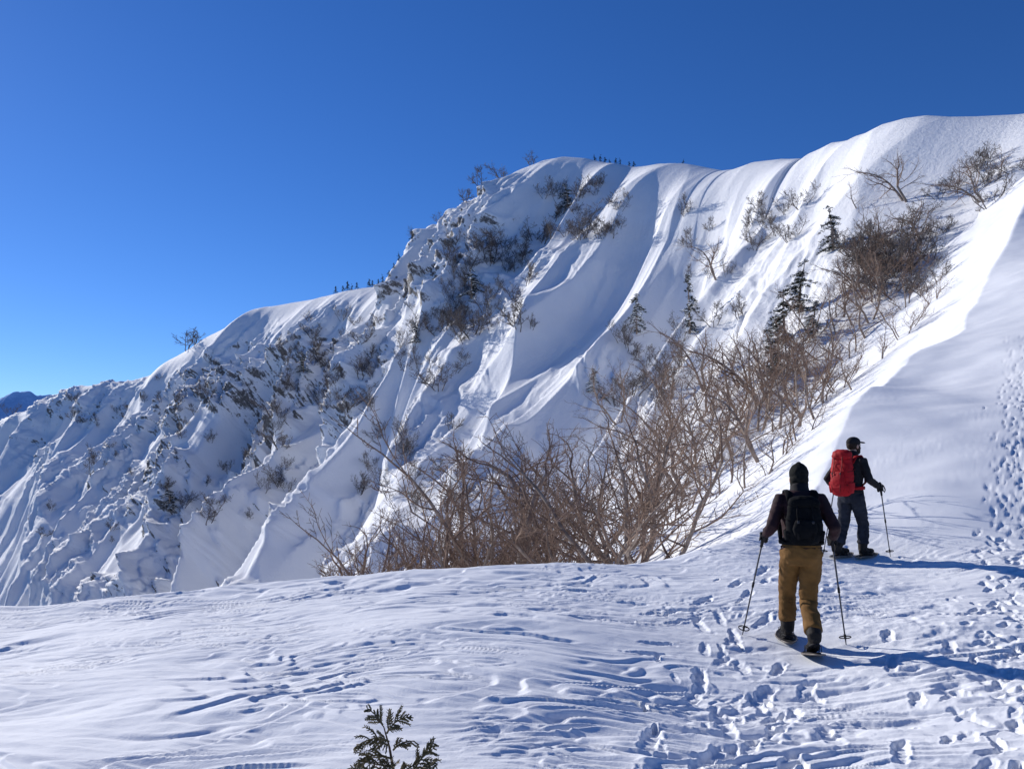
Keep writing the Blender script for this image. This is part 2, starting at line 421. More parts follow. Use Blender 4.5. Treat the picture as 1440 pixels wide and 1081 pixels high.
        for s in (-1, 1): bd.ell(hc+HM @ Vector((s*.058, .025, -.045)), (.014, .038, .05), 10, 8, HM)
        bd.blob('beard', M_HAIR, root, .005, 2, .004, 50)
        hat.ell(hc+HM @ Vector((0, -.012, .052)), (.086, .106, .080), 24, 14, HM)
        ho = hat.blob('cap', spec['hatm'], root, .006, 2)
        br = MB()
        br.tube([hc+HM @ Vector((0, .075, .058)), hc+HM @ Vector((0, .12, .054)), hc+HM @ Vector((0, .16, .044)), hc+HM @ Vector((0, .172, .040))], [(.074, .006), (.072, .006), (.054, .005), (.02, .004)], 18, flat=HM @ Vector((1, 0, 0)))
        br.build('brim', spec['hatm'], ho)
    return root, feet, grips, L

def make_pack(root, spec, Lf):
    e = empty('backpack', root.location, root.rotation_euler.z); tag(e, spec['label'], 'backpack')
    w, d, z0, z1 = spec['w'], spec['d'], spec['z0'], spec['z1']; y0 = spec['y0']; c, ac = spec['cloth'], spec['accent']
    tilt = spec.get('tilt', .0)
    def yy(z): return y0-d/2+Lf(z)+tilt*(z-z0)
    def sec(z, sx_, sy_): return (0, yy(z), z, w/2*sx_, d/2*sy_, 2.6)
    H_ = z1-z0; b = MB()
    b.loft([sec(z0, .52, .5), sec(z0+.02, .74, .78), sec(z0+.08, .92, .98), sec(z0+.25*H_, 1.02, 1.06), sec(z0+.5*H_, 1.0, 1.03), sec(z0+.72*H_, .95, .96), sec(z0+.9*H_, .86, .86), sec(z1, .70, .68)], 28)
    b.blob('pack_body', c, e, .010, 5, .012, 8, 5)
    l = MB(); lh = spec.get('lid', 1)
    l.loft([(0, yy(z1)-.01, z1-.05*lh, w/2*.80, d/2*.96, 2.5), (0, yy(z1)-.012, z1-.01*lh, w/2*.88, d/2*1.04, 2.5), (0, yy(z1)-.01, z1+.045*lh, w/2*.78, d/2*.92, 2.5), (0, yy(z1), z1+.08*lh, w/2*.48, d/2*.55, 2.3)], 28)
    lo = l.blob('lid', c, e, .009, 4, .010, 9, 8)
    zp = MB(); zp.tube([(-w*.31, yy(z1)-d*.52, z1), (0, yy(z1)-d*.54, z1+.002), (w*.31, yy(z1)-d*.52, z1)], .003, 6); zp.build('zip', ac, lo)
    p = MB(); zc = z0+.34*H_; p.loft([(0, yy(zc)-d*.50, z0+.06, w*.26, .028, 2.5), (0, yy(zc)-d*.52, z0+.12, w*.33, .045, 2.5), (0, yy(zc)-d*.52, z0+.40*H_, w*.33, .045, 2.5), (0, yy(zc)-d*.50, z0+.60*H_, w*.27, .022, 2.5)], 24)
    p.blob('front_pocket', c, e, .008, 4, .008, 10, 3)
    for s in (-1, 1):
        q = MB(); q.loft([(s*w*.45, yy(z0+.1), z0+.04, .022, d*.28, 2.4), (s*w*.46, yy(z0+.1), z0+.12, .034, d*.34, 2.4), (s*w*.46, yy(z0+.2), z0+.34*H_, .030, d*.34, 2.4)], 20)
        q.blob('side_pocket', c, e, .008, 3, .004)
        st_ = MB(); zz = [z1-.02, z0+.75*H_, z0+.55*H_, z0+.30*H_, z0+.05]
        st_.tube([(s*w*.20, yy(z)-d*(.53 if k < 2 else .575)-(0 if k < 2 else .026), z) for k, z in enumerate(zz)], (.008, .003), 6, flat=(1, 0, 0)); so = st_.build('compression_strap', ac, e)
        bk = MB(); bk.loft([(s*w*.20, yy(zz[2])-d*.575-.030, zz[2]-.012, .011, .005, 4), (s*w*.20, yy(zz[2])-d*.575-.030, zz[2]+.012, .011, .005, 4)], 12); bk.build('buckle', M_GRY, so)
        ss = MB(); ss.tube([(s*.10, Lf(1.3)-.15, 1.36), (s*.115, Lf(1.4)-.09, 1.455), (s*.122, Lf(1.45)+.02, 1.468), (s*.122, Lf(1.38)+.115, 1.39), (s*.125, Lf(1.25)+.148, 1.25), (s*.165, Lf(1.1)+.11, 1.10), (s*.185, Lf(1.05)-.03, 1.03), (s*.15, Lf(1.03)-.14, 1.01)], [(.030, .010)]*6+[(.015, .005)]*2, 10, flat=(1, 0, 0)); ss.build('shoulder_strap', c, e)
        for k in (.30, .62):
            z = z0+k*H_; cs = MB(); cs.tube([(s*w*.48, yy(z)+d*.42, z+.02), (s*(w*.5+.004), yy(z), z), (s*w*.44, yy(z)-d*.46, z-.02)], (.007, .003), 6, flat=(0, 0, 1)); cs.build('side_strap', ac, e)
    hb = MB(); pts = []
    for k in range(25):
        a = 2*math.pi*k/24; pts.append((math.sin(a)*.192, .01-math.cos(a)*.150, 1.01))
    hb.tube(pts, (.024, .007), 8, flat=(0, 0, 1), cap=False); hb.build('hip_belt', c, e)
    lp = MB(); lp.tube([(-.03, yy(z1)+d*.36, z1+.02), (-.025, yy(z1)+d*.38, z1+.05), (.025, yy(z1)+d*.38, z1+.05), (.03, yy(z1)+d*.36, z1+.02)], .005, 8); lp.build('haul_loop', ac, e)
    return e

def make_pole(root, grip, label):
    gr, ax, tip = grip
    e = empty('trekking_pole', (0, 0, 0)); tag(e, label, 'trekking pole')
    M4 = Matrix.Translation(root.location) @ Matrix.Rotation(root.rotation_euler.z, 4, 'Z')
    g = M4 @ gr; t = M4 @ tip; a = (g-t).normalized(); Lp0 = (g-t).length
    e.location = t; e.rotation_euler = a.to_track_quat('Z', 'Y').to_euler()
    MB().tube([(0, 0, .05), (0, 0, .5*Lp0), (0, 0, Lp0-.06)], [.0065, .0075, .0085], 10).build('shaft', M_ALU, e)
    MB().tube([(0, 0, Lp0-.10), (0, 0, Lp0-.05), (0, 0, Lp0), (0, 0, Lp0+.05), (0, 0, Lp0+.075), (0, 0, Lp0+.09)], [.013, .0155, .015, .0155, .020, .014], 12).build('grip', M_GRIP, e)
    MB().tube([(0, 0, -.03), (0, 0, .055)], [.003, .006], 8).build('tip', M_ALU, e)
    b = MB(); ring = [(math.cos(k*math.pi/10)*.05, math.sin(k*math.pi/10)*.05, .075) for k in range(21)]
    b.tube(ring, .005, 6, cap=False)
    for k in range(3): b.tube([(0, 0, .085), (math.cos(k*2.1)*.05, math.sin(k*2.1)*.05, .075)], .004, 6)
    b.tube([(0, 0, .06), (0, 0, .10)], .011, 8); b.build('basket', M_GRIP, e)
    MB().tube([(0, 0, Lp0*.52-.02), (0, 0, Lp0*.52+.03)], .0115, 10).build('clamp', M_GRIP, e)
    s = MB(); s.tube([(.012, 0, Lp0+.07), (.04, .02, Lp0+.04), (.05, .03, Lp0-.02), (.035, .03, Lp0-.06), (.02, .015, Lp0-.01), (.012, 0, Lp0+.06)], (.008, .002), 6); s.build('wrist_strap', M_GRIP, e)

def make_snowshoe(f, hd, label):
    (fw, gz_, FM, pit) = f
    e = empty('snowshoe', (fw[0], fw[1], gz_+.030), hd); e.rotation_euler = (-pit*.5, 0, hd); tag(e, label, 'snowshoe')
    if pit: e.location.z += .03
    out = []
    for k in range(33):
        a = 2*math.pi*k/32; y = .05+.26*math.sin(a); wd = .092*(1-.22*max(0, -math.sin(a)))
        out.append((math.cos(a)*wd, y, .0+.05*max(0, (math.sin(a)-.55))))
    MB().tube(out, .008, 8, cap=False).build('frame', M_FRAME, e)
    d = MB()
    d.V += [Vector((x*.93, .05+(y-.05)*.95, z+.003)) for x, y, z in out[:-1]]+[Vector((0, .05, .003))]
    for k in range(32): d.F.append((k, (k+1) % 32, 32))
    d.build('deck', M_DECK, e)
    b = MB(); b.loft([(0, .05, .006, .055, .12, 3.5), (0, .05, .018, .058, .125, 3.5)], 24); bo = b.build('binding', M_BLK, e)
    for y in (.0, .09, .15):
        MB().tube([(-.062, y, .02), (-.058, y, .07), (0, y, .112-.15*max(0, y-.02)), (.058, y, .07), (.062, y, .02)], (.010, .003), 6, flat=(0, 1, 0)).build('strap', M_GRIP, bo)
    MB().tube([(-.085, -.05, .0), (.085, -.05, .0)], .007, 8).build('crossbar', M_FRAME, e)

tip1 = [on_ground(1044, 893), on_ground(1190, 911)]
tip2 = [(H2[0]-.36, H2[1]+.08), (H2[0]+.545, H2[1]-.05)]
R1, f1, g1, L1 = make_person(H1, HEAD1, dict(label='hiker in brown trousers and dark maroon jacket seen from behind, nearest', seed=1, lean=.09, hx=0, hz=1.575, hyaw=0, hpitch=-.15,
    elbow=[(-.265, -.07, 1.14), (.275, -.07, 1.14)], hand=[(-.32, .12, 1.03), (.29, .16, 1.01)], tip=tip1, feet=FEET1, lift=[0, .06], fpitch=[0, .45],
    knee=[(-.088, .28, .51), (.07, .08, .46)], glove=M_BLK, jacket=M_MAR, trousers=M_BRN, collar=M_BLK, hat='beanie', hatm=M_HAT))
make_pack(R1, dict(label='black backpack on the hiker in brown trousers', w=.31, d=.14, z0=1.0, z1=1.37, y0=-.125, cloth=M_PACK, accent=M_STR, lid=.7), L1)
make_pole(R1, g1[0], 'trekking pole in the left hand of the hiker in brown trousers'); make_pole(R1, g1[1], 'trekking pole in the right hand of the hiker in brown trousers')
make_snowshoe(f1[0], HEAD1, 'front snowshoe under the left boot of the hiker in brown trousers'); make_snowshoe(f1[1], HEAD1, 'rear snowshoe under the right boot of the hiker in brown trousers')
R2, f2, g2, L2 = make_person(H2, HEAD2, dict(label='bearded hiker in black jacket and cap farther up the slope', seed=2, lean=.03, hx=0, hz=1.605, hyaw=-.25,
    elbow=[(-.28, -.14, 1.12), (.27, .02, 1.13)], hand=[(-.29, .06, 1.00), (.30, .26, 1.00)], tip=tip2, feet=FEET2, lift=[0, 0], fpitch=[0, 0],
    knee=[(-.10, .0, .50), (.10, .16, .50)], glove=M_BLK, jacket=M_BLK, trousers=M_NVY, collar=M_BLK, hat='cap', hatm=M_BLK))
make_pack(R2, dict(label='tall red backpack on the bearded hiker', w=.31, d=.20, z0=.90, z1=1.47, y0=-.12, cloth=M_RED, accent=M_DRED, tilt=-.02, lid=1.0), L2)
make_pole(R2, g2[0], 'trekking pole in the left hand of the hiker with the red backpack'); make_pole(R2, g2[1], 'trekking pole in the right hand of the hiker with the red backpack')
make_snowshoe(f2[0], HEAD2, 'left snowshoe of the hiker with the red backpack'); make_snowshoe(f2[1], HEAD2, 'right snowshoe of the hiker with the red backpack')

# ------------------------------------------------------------------ tracks
prints = []
def path(pts, step, lat, jit, depth=(.018, .034), sz=(.18, .30), wz=(.045, .065), nz=.32, aj=.16):
    w = [on_ground(*p) for p in pts]; seg = []
    for a, b in zip(w[:-1], w[1:]): seg.append(math.hypot(b[0]-a[0], b[1]-a[1]))
    tot = min(sum(seg), 60); s = 0; k = 0
    while s < tot:
        q = s; i = 0
        while i < len(seg)-1 and q > seg[i]: q -= seg[i]; i += 1
        f = q/seg[i]; a, b = w[i], w[i+1]
        dx, dy = (b[0]-a[0])/seg[i], (b[1]-a[1])/seg[i]
        sd = lat if k % 2 else -lat
        x = a[0]+(b[0]-a[0])*f+dy*sd+random.gauss(0, jit); y = a[1]+(b[1]-a[1])*f-dx*sd+random.gauss(0, jit)
        prints.append((x, y, math.atan2(dy, dx)+random.gauss(0, aj), random.uniform(*sz), random.uniform(*wz), random.uniform(*depth), nz))
        s += step*random.uniform(.8, 1.2); k += 1
path([(1015, 1160), (1050, 1010), (1125, 925)], .44, .15, .05)
path([(1085, 1160), (1025, 960), (1005, 850), (1100, 800), (1190, 785)], .44, .15, .05)
path([(930, 1160), (985, 1000), (1060, 900), (1110, 860)], .6, .14, .08)
path([(1130, 1160), (1120, 1040), (1140, 960)], .5, .14, .08)
path([(1000, 1160), (1030, 1000), (1070, 880)], .22, .22, .16, (.008, .020), (.08, .16), (.025, .045), .5, .5)
path([(985, 1160), (1010, 1010), (1075, 915)], .8, .36, .05, (.03, .05), (.09, .16), (.018, .026), .1)
path([(1045, 1160), (1000, 960), (985, 850), (1080, 800)], .8, .36, .05, (.03, .05), (.09, .16), (.018, .026), .1)
for c_ in (1422, 1452):
    path([(c_+45, 1160), (c_-10, 960), (c_-22, 860), (c_-12, 760), (c_-6, 690), (c_, 610), (c_+6, 530), (c_+10, 470)], .10, .14, .13, (.010, .030), (.09, .15), (.03, .05), .4, .4)
path([(1330, 1160), (1300, 980), (1290, 880)], .55, .2, .14, (.015, .03), (.16, .26), (.04, .06))
for (px, py) in [(835, 865), (805, 825), (870, 895), (905, 850), (860, 840), (950, 865), (1300, 1010), (1340, 870)]:
    x, y = on_ground(px, py)
    for k in range(random.choice((1, 2, 2))):
        prints.append((x+random.gauss(0, .2), y+random.gauss(0, .16), random.uniform(-.4, .6), random.uniform(.14, .26), random.uniform(.03, .05), random.uniform(.02, .035), .4))

# ------------------------------------------------------------------ near snow sheet: polar grid, fine where the photo looks
th = np.concatenate([np.linspace(-88, -36, 60, endpoint=False), np.linspace(-36, 36, 1040), np.linspace(36, 88, 61)[1:]])*math.pi/180
rr = np.concatenate([np.geomspace(.5, 3.4, 30, endpoint=False), np.geomspace(3.4, 13.5, 500, endpoint=False), np.geomspace(13.5, 125, 260)])
TH, RR = np.meshgrid(th, rr)
X = RR*np.sin(TH); Y = RR*np.cos(TH)
Z = zsmooth(X, Y)
kk = int((rr < 34).sum())
x = X[:kk]; y = Y[:kk]; r_ = RR[:kk]
calm = np.ones_like(x)
for (fx, fy) in flat_pts:
    calm *= 1-np.exp(-((x-fx)**2+(y-fy)**2)/.28**2)
wx = x+.38*perlin(x*.7, y*.9, 51)+.10*perlin(x*2.1, y*2.4, 53); wy = y+.24*perlin(x*.8+9, y*.8, 52)+.05*perlin(x*2.3, y*2.9, 54)
base = fbm(wx*.42+wy*.15, wy*1.25-wx*.12, 3, 60, .40)
q = base*3.4+10
st = np.floor(q)+sstep(.74, 1.0, q-np.floor(q))
patch = sstep(-.2, .3, fbm(x*.35, y*.45, 2, 66))
mic = (st-q)*.036*patch
q2 = fbm(wx*.8+wy*.3, wy*3.0-wx*.2, 3, 70, .40)*3.4+10
mic += (np.floor(q2)+sstep(.68, 1, q2-np.floor(q2))-q2)*.021*sstep(-.2, .35, fbm(x*.5+4, y*.5, 2, 67))
mic += ridged(wx*.7+wy*.25, wy*3.2, 3, 75)*.0065
mic += fbm(x*4.0, y*7.5, 3, 78)*.0036
pit = np.minimum(0, fbm(wx*1.3, wy*3.6, 4, 80)+.12)
mic += np.maximum(pit, -.5)*.08*sstep(.12, .55, fbm(x*.30+1.7, y*.42+.4, 2, 83))
tr = np.exp(-((x-3.95-.07*(y-6))/.85)**2)*sstep(3, 4.5, y)*(1-sstep(14, 22, y))
tr = np.maximum(tr, np.exp(-((x-2.2)/1.0)**2)*.4*(1-sstep(9, 11, y)))
mic += (fbm(x*4.4, y*5.4, 4, 90, .55)*.012+np.maximum(-.4, np.minimum(0, fbm(x*3.4, y*4.4, 3, 93)+.1))*.04)*tr
smooth_right = 1-.7*sstep(1.2, 4, y-9)*sstep(.2, .45, x/np.maximum(y, .1))*(1-tr)
Z[:kk] += mic*calm*np.clip(9/r_, .15, 1)*smooth_right
DEP = np.zeros_like(Z); RIM = np.zeros_like(Z)
for (sx, sy, an, la, lb, dp, nz_) in prints:
    r0 = math.hypot(sx, sy); a0 = math.atan2(sx, sy)
    i0, i1 = np.searchsorted(rr, [r0-.55, r0+.55]); j0, j1 = np.searchsorted(th, [a0-.55/r0, a0+.55/r0])
    if i1-i0 < 2 or j1-j0 < 2: continue
    if min((sx-f[0])**2+(sy-f[1])**2 for f in flat_pts) < .16: continue
    sl = (slice(i0, i1), slice(j0, j1))
    dx = X[sl]-sx; dy = Y[sl]-sy
    u = dx*math.cos(an)+dy*math.sin(an); v = -dx*math.sin(an)+dy*math.cos(an)
    e = (np.abs(u/la)**2.8+np.abs(v/lb)**2.8)**(1/2.8)+nz_*perlin(dx*9+sx*9, dy*9+sy*5, 95)+nz_*.6*perlin(dx*23+sx*9, dy*23, 96)
    ins = 1-sstep(.66, 1.04, e)
    DEP[sl] = np.minimum(DEP[sl], -dp*ins*(1+.5*np.clip(u/la, -1, 1)))
    RIM[sl] = np.maximum(RIM[sl], np.exp(-((e-1.15)/.16)**2)*dp*.12)
Z += (DEP+RIM*(DEP > -.008))*np.clip(24/RR, .3, 1)
o = grid_mesh('snow_ground', X, Y, Z, M_SNOW); tag(o, kind='structure', label='wind carved foreground snow rising to the right into a corniced ridge')

# ------------------------------------------------------------------ mountain face sheet: fall lines from crest to gully
ST = [
 [(-200,640,530),(-250,700,490),(-290,780,440),(-340,880,380),(-380,1000,330)],
 [(0,598,470),(-45,660,432),(-90,740,390),(-140,850,335),(-180,980,290)],
 [(100,552,435),(60,625,395),(15,710,355),(-45,840,300),(-90,970,255)],
 [(270,505,390),(220,590,350),(165,690,310),(95,830,258),(50,960,220)],
 [(420,430,345),(360,540,308),(300,650,270),(225,810,218),(180,950,180)],
 [(580,390,305),(505,510,268),(440,630,232),(360,800,180),(310,950,145)],
 [(690,285,272),(615,430,235),(545,570,200),(460,770,152),(400,940,120)],
 [(800,225,245),(730,380,210),(660,540,175),(570,760,130),(500,940,100)],
 [(930,235,220),(860,380,185),(790,530,150),(700,750,110),(630,930,82)],
 [(1050,250,190),(990,370,160),(920,510,130),(830,740,90),(760,920,65)],
 [(1180,205,150),(1130,330,125),(1060,480,98),(950,720,66),(860,900,50)],
 [(1290,170,120),(1240,290,102),(1160,450,80),(1020,700,55),(910,900,42)],
 [(1440,165,105),(1370,275,88),(1250,440,68),(1080,710,48),(950,910,36)],
 [(1560,152,96),(1410,285,81),(1300,440,63),(1120,720,42),(1000,910,32)],
 [(1700,150,100),(1500,300,82),(1370,470,62),(1180,760,40),(1060,950,30)]]
NS = len(ST)
AMP = [8, 9, 10, 14, 17, 17, 16, 14, 13, 12, 8, 4.0, 1.6, .6, .4]
ROCK = [[.1,.3,.2,.1,.1],[.3,.3,.15,.1,.1],[.7,.75,.25,.2,.1],[.1,.8,.65,.5,.3],[.2,1,.95,.75,.5],[.3,.95,.9,.6,.4],[.8,.95,.75,.5,.4],
        [.4,.7,.4,.4,.4],[.2,.2,.1,.35,.4],[.0,.15,.3,.4,.4],[.0,.15,.3,.35,.3],[.05,.2,.35,.25,.2],[.05,.2,.3,.1,.1],[0,0,0,0,0],[0,0,0,0,0]]
pts = np.zeros((NS, 6, 3))
for i, s in enumerate(ST):
    for j, a in enumerate(s): pts[i, j+1] = P(*a)
    c = pts[i, 1]
    d = c-pts[i, 2]; d[2] = 0; L = np.linalg.norm(d); d /= L
    pts[i, 0] = c+d*max(8, .12*c[1])+np.array([0, 0, -.07*c[1]])
mid = np.array([[s[2][0], s[2][1]] for s in ST], float)
uk = np.concatenate([[0], np.cumsum(np.maximum(np.hypot(*(mid[1:]-mid[:-1]).T), 25))])
def herm(xk, yk, x):
    m = np.zeros_like(yk); h = np.diff(xk); sh = (len(h),)+(1,)*(yk.ndim-1)
    dl = (yk[1:]-yk[:-1])/h.reshape(sh)
    w1 = h[1:].reshape((-1,)+(1,)*(yk.ndim-1)); w0 = h[:-1].reshape((-1,)+(1,)*(yk.ndim-1))
    m[1:-1] = (dl[:-1]*w1+dl[1:]*w0)/(w0+w1); m[0] = dl[0]; m[-1] = dl[-1]
    i = np.clip(np.searchsorted(xk, x, 'right')-1, 0, len(h)-1)
    ex = (slice(None),)+(None,)*(yk.ndim-1)
    hh = h[i][ex]; t = ((x-xk[i])/h[i])[ex]
    return ((2*t**3-3*t**2+1)*yk[i]+(t**3-2*t**2+t)*hh*m[i]+(-2*t**3+3*t**2)*yk[i+1]+(t**3-t**2)*hh*m[i+1])
NU = 1250
us = np.linspace(uk[0], uk[-1], NU)
rows = herm(uk, pts, us)                               # NU,6,3
SK = np.array([(-300,665),(-200,640),(-100,618),(0,602),(40,586),(85,564),(110,549),(150,545),(175,548),(195,545),(230,530),(262,508),(300,478),(340,455),(385,435),(420,428),(450,424),(500,414),(555,404),(590,390),(625,368),(650,346),(668,312),(690,286),(720,262),(752,240),(775,228),(800,224),(830,226),(860,233),(900,239),(938,235),(985,241),(1030,249),(1050,247),(1075,236),(1110,232),(1143,234),(1152,222),(1178,206),(1210,204),(1232,195),(1252,181),(1280,172),(1310,168),(1345,171),(1380,170),(1440,166),(1560,150),(1900,140)], float)
crest = rows[:, 1]
cpx = crest[:, 0]/crest[:, 1]*F+CX; cpy = HY-(crest[:, 2]-EYE)*F/crest[:, 1]
dz = (cpy-np.interp(cpx, SK[:, 0], SK[:, 1]))/F*crest[:, 1]
dz *= 1-sstep(uk[12], uk[13], us)
vk = np.array([-.16, 0, .25, .5, .78, 1.0])
vs = np.concatenate([np.linspace(-.16, -.005, 20), np.linspace(0, 1, 440)])
S = herm(vk, np.swapaxes(rows, 0, 1), vs)              # NV,NU,3
w = np.where(vs < 0, 1, np.clip(1-vs/.5, 0, 1)**2)
S[:, :, 2] += w[:, None]*dz[None]
tu = np.gradient(S, axis=1); tv = np.gradient(S, axis=0)
Nn = np.cross(tv, tu); Nn /= np.linalg.norm(Nn, axis=-1, keepdims=True)+1e-9
if Nn[200, 300, 2] < 0: Nn = -Nn
r2 = rows[:, 3]; sarc = np.concatenate([[0], np.cumsum(np.linalg.norm(np.diff(r2, axis=0), axis=1))])
tlen = np.linalg.norm(rows[:, 5]-rows[:, 1], axis=1)
SS = np.broadcast_to(sarc[None], S.shape[:2]).copy(); TT = vs[:, None]*tlen[None]
VV = np.broadcast_to(vs[:, None], S.shape[:2]); UU = np.broadcast_to(us[None], S.shape[:2])
amp = np.interp(us, uk, AMP)[None]
rk = herm(uk, np.array(ROCK, float), us); rk = np.clip(herm(vk[1:], rk.T, np.clip(vs, 0, 1)), 0, 1)
dome = sstep(uk[3]-60, uk[3]+10, UU)*(1-sstep(uk[5]-70, uk[5]+30, UU))
cap = np.maximum(dome, sstep(uk[6]+30, uk[7]-10, UU))
rk = rk*(1-cap*(1-sstep(.05, .17, VV+.05*perlin(SS/20, SS*0+.3, 99))))
SW = SS+14*perlin(SS/80, TT/110, 101)+1.8*perlin(SS/25, TT/65, 102)
SW2 = SS+TT*.18+6*perlin(SS/55, TT/85, 103)
big = ridged(SW/50+2.3, TT/270, 1, 110)+.52*ridged(SW2/25+1.3, TT/130+.4, 1, 111)-.4
big += .17*ridged(SW2/11.5+.7, TT/85, 1, 112)*sstep(.08, .3, VV)
medr = ridged(SW2/7.5, TT/55+3, 2, 115)-.3
sml = ridged(SW2/3.0, TT/40, 2, 120)
pk = sstep(-.25, .25, fbm(SS/32, TT/40, 3, 125)+.45*(rk-.5))
iso = ridged(SS/9+.6*perlin(SS/9, TT/12, 131), TT/24, 5, 132, .58)
fad = sstep(.0, .20, VV)
soft = sstep(.0, .06, VV)*(1-.9*cap*(1-sstep(.06, .2, VV)))
rough = rk*pk
disp = amp*fad*(.72*big+(.018+.14*rough)*medr)+amp*soft*(.005+.030*rough)*sml+amp*soft*rough*.17*(iso-.5)
disp += amp*.06*fbm(SS/24, TT/40, 2, 140)*np.minimum(1, fad+.1)
back = sstep(-.1, 0, VV)
S = S+Nn*(disp*back)[..., None]
tu = np.gradient(S, axis=1); tv = np.gradient(S, axis=0)
N2 = np.cross(tv, tu); N2 /= np.linalg.norm(N2, axis=-1, keepdims=True)+1e-9
nz = np.abs(N2[..., 2])
jit = fbm(SS/6, TT/12, 4, 160)
rock = sstep(-.10, .42, (.08+.32*rk+.08*pk*rk)-nz+.20*jit)*sstep(.02, .25, rk)
rock = np.clip(.85*rock+.42*rough*np.clip(.55+.9*jit, 0, 1.2), 0, 1)*sstep(-.02, .015, VV)
mt = grid_mesh('mountain_terrain', S[..., 0], S[..., 1], S[..., 2], M_MTN, {'rock': rock})
tag(mt, kind='structure', label='steep snow covered mountain face with fluted ribs and dark rock')
fl = (X/np.maximum(Y, .1)*F+CX > 880) & (Y > np.interp(X/np.maximum(Y, .1), lts, lds)+.3) & (TH < .62) & (TH > 0) & (RR > 12)
SP = np.concatenate([S[::2, ::2].reshape(-1, 3), np.stack([X, Y, Z], -1)[fl]])
SPX = SP[:, 0]/SP[:, 1]*F+CX; SPY = HY-(SP[:, 2]-EYE)*F/SP[:, 1]
nS = S[::2, ::2].reshape(-1, 3).shape[0]
def on_mtn(px, py):
    d = np.hypot(SPX-px, SPY-py)
    k = np.where(d < d.min()+4)[0]
    return Vector(SP[k[np.argmin(SP[k, 1])]])
def on_crest(px):
    k = np.where(np.abs(SPX[:nS]-px) < 2.5)[0]
    return Vector(SP[k[np.argmin(SPY[k])]])

# ------------------------------------------------------------------ far setting
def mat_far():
    m, nt, b = new_mat('far_range_painted_haze')
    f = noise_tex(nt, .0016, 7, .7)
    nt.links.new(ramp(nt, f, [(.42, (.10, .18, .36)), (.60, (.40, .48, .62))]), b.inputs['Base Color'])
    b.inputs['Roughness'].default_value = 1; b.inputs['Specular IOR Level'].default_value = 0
    b.inputs['Emission Color'].default_value = (.05, .13, .36, 1); b.inputs['Emission Strength'].default_value = .5  # aerial haze painted in: bluish base colour plus a constant blue glow
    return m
gx = np.linspace(-16000, -5000, 300); gy = np.linspace(13500, 18500, 110)
GX, GY = np.meshgrid(gx, gy)
pr = 1-np.abs(GY-15500)/2600
gz = -900+np.clip(pr, -.3, 1)*(2040+.03*(GX+9400))+fbm(GX/1500, GY/1500, 3, 200)*90+ridged(GX/700, GY/900, 4, 210)*85-60
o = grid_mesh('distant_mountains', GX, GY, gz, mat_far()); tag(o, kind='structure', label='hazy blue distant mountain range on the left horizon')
gx = np.linspace(-40000, 40000, 120); gy = np.linspace(-8000, 42000, 90); GX, GY = np.meshgrid(gx, gy)
m, nt, b = new_mat('valley_snow_forest')
nt.links.new(ramp(nt, noise_tex(nt, .002, 6, .65), [(.4, (.07, .09, .10)), (.6, (.55, .6, .66))]), b.inputs['Base Color']); b.inputs['Roughness'].default_value = 1
o = grid_mesh('valley_ground', GX, GY, -700+fbm(GX/6000, GY/6000, 4, 220)*180, m); tag(o, kind='structure', label='valley floor far below the ridge')

# ------------------------------------------------------------------ bare shrubs and trees
MINR = [.0062]
def grow(mbT, mbB, p, d, L, r, lvl, maxl, rnd, spread, up):
    nseg = (7, 4, 3, 2)[lvl]; pts = [p.copy()]; dirs = []
    d = d.normalized(); q = p.copy()
    for i in range(nseg):
        d = (d+Vector((rnd.gauss(0, 1), rnd.gauss(0, 1), rnd.gauss(0, .7)))*(.20, .26, .26, .24)[lvl]+Vector((0, 0, up*(.15, .12, .08, .06)[lvl]))).normalized()
        q = q+d*(L/nseg); pts.append(q.copy()); dirs.append(d.copy())
    e = .45 if lvl == 0 else .5
    rad = [r*(1-(1-e)*i/nseg) for i in range(nseg+1)]
    (mbT if lvl == 0 else mbB).tube(pts, rad, (6, 4, 3, 3)[lvl], cap=False)
    if lvl >= maxl: return
    nb = (rnd.randint(6, 8), rnd.randint(4, 5), rnd.randint(3, 4))[lvl]
    for k in range(nb):
        f = (.28, .2, .2)[lvl]+(.72, .8, .8)[lvl]*(k+rnd.random()*.8)/nb
        x = min(f, .999)*nseg; i = int(x); fp = pts[i].lerp(pts[i+1], x-i)
        ax = Vector((rnd.gauss(0, 1), rnd.gauss(0, 1), rnd.gauss(0, .5)))
        nd = (dirs[i]*.7+ax.normalized()*spread).normalized()
        grow(mbT, mbB, fp, nd, L*(.56, .5, .5)[lvl]*(1.15-.5*f)*rnd.uniform(.7, 1.2), max(rad[i]*.5, MINR[0]), lvl+1, maxl, rnd, spread, up)
    grow(mbT, mbB, pts[-1], dirs[-1], L*.33, max(rad[-1]*.8, MINR[0]), lvl+1, maxl, rnd, spread, up)
def proto_shrub(seed, nst, H, r, lean, spread, up, maxl=3, tree=False):
    rnd = random.Random(seed); T = MB(); B = MB()
    for i in range(nst):
        a = 2*math.pi*(i+rnd.random()*.7)/nst
        d = Vector((math.cos(a)*.7, math.sin(a)*.6, .9))+Vector((lean, -abs(lean)*.3, 0))
        if tree: d = Vector((math.cos(a)*.25+lean, math.sin(a)*.25, 1))
        grow(T, B, Vector((math.cos(a)*.18, math.sin(a)*.18, -.25)), d, H*rnd.uniform(.55, .95), r*rnd.uniform(.7, 1.1), 0, maxl, rnd, spread, up)
    return T, B
PROTO = []
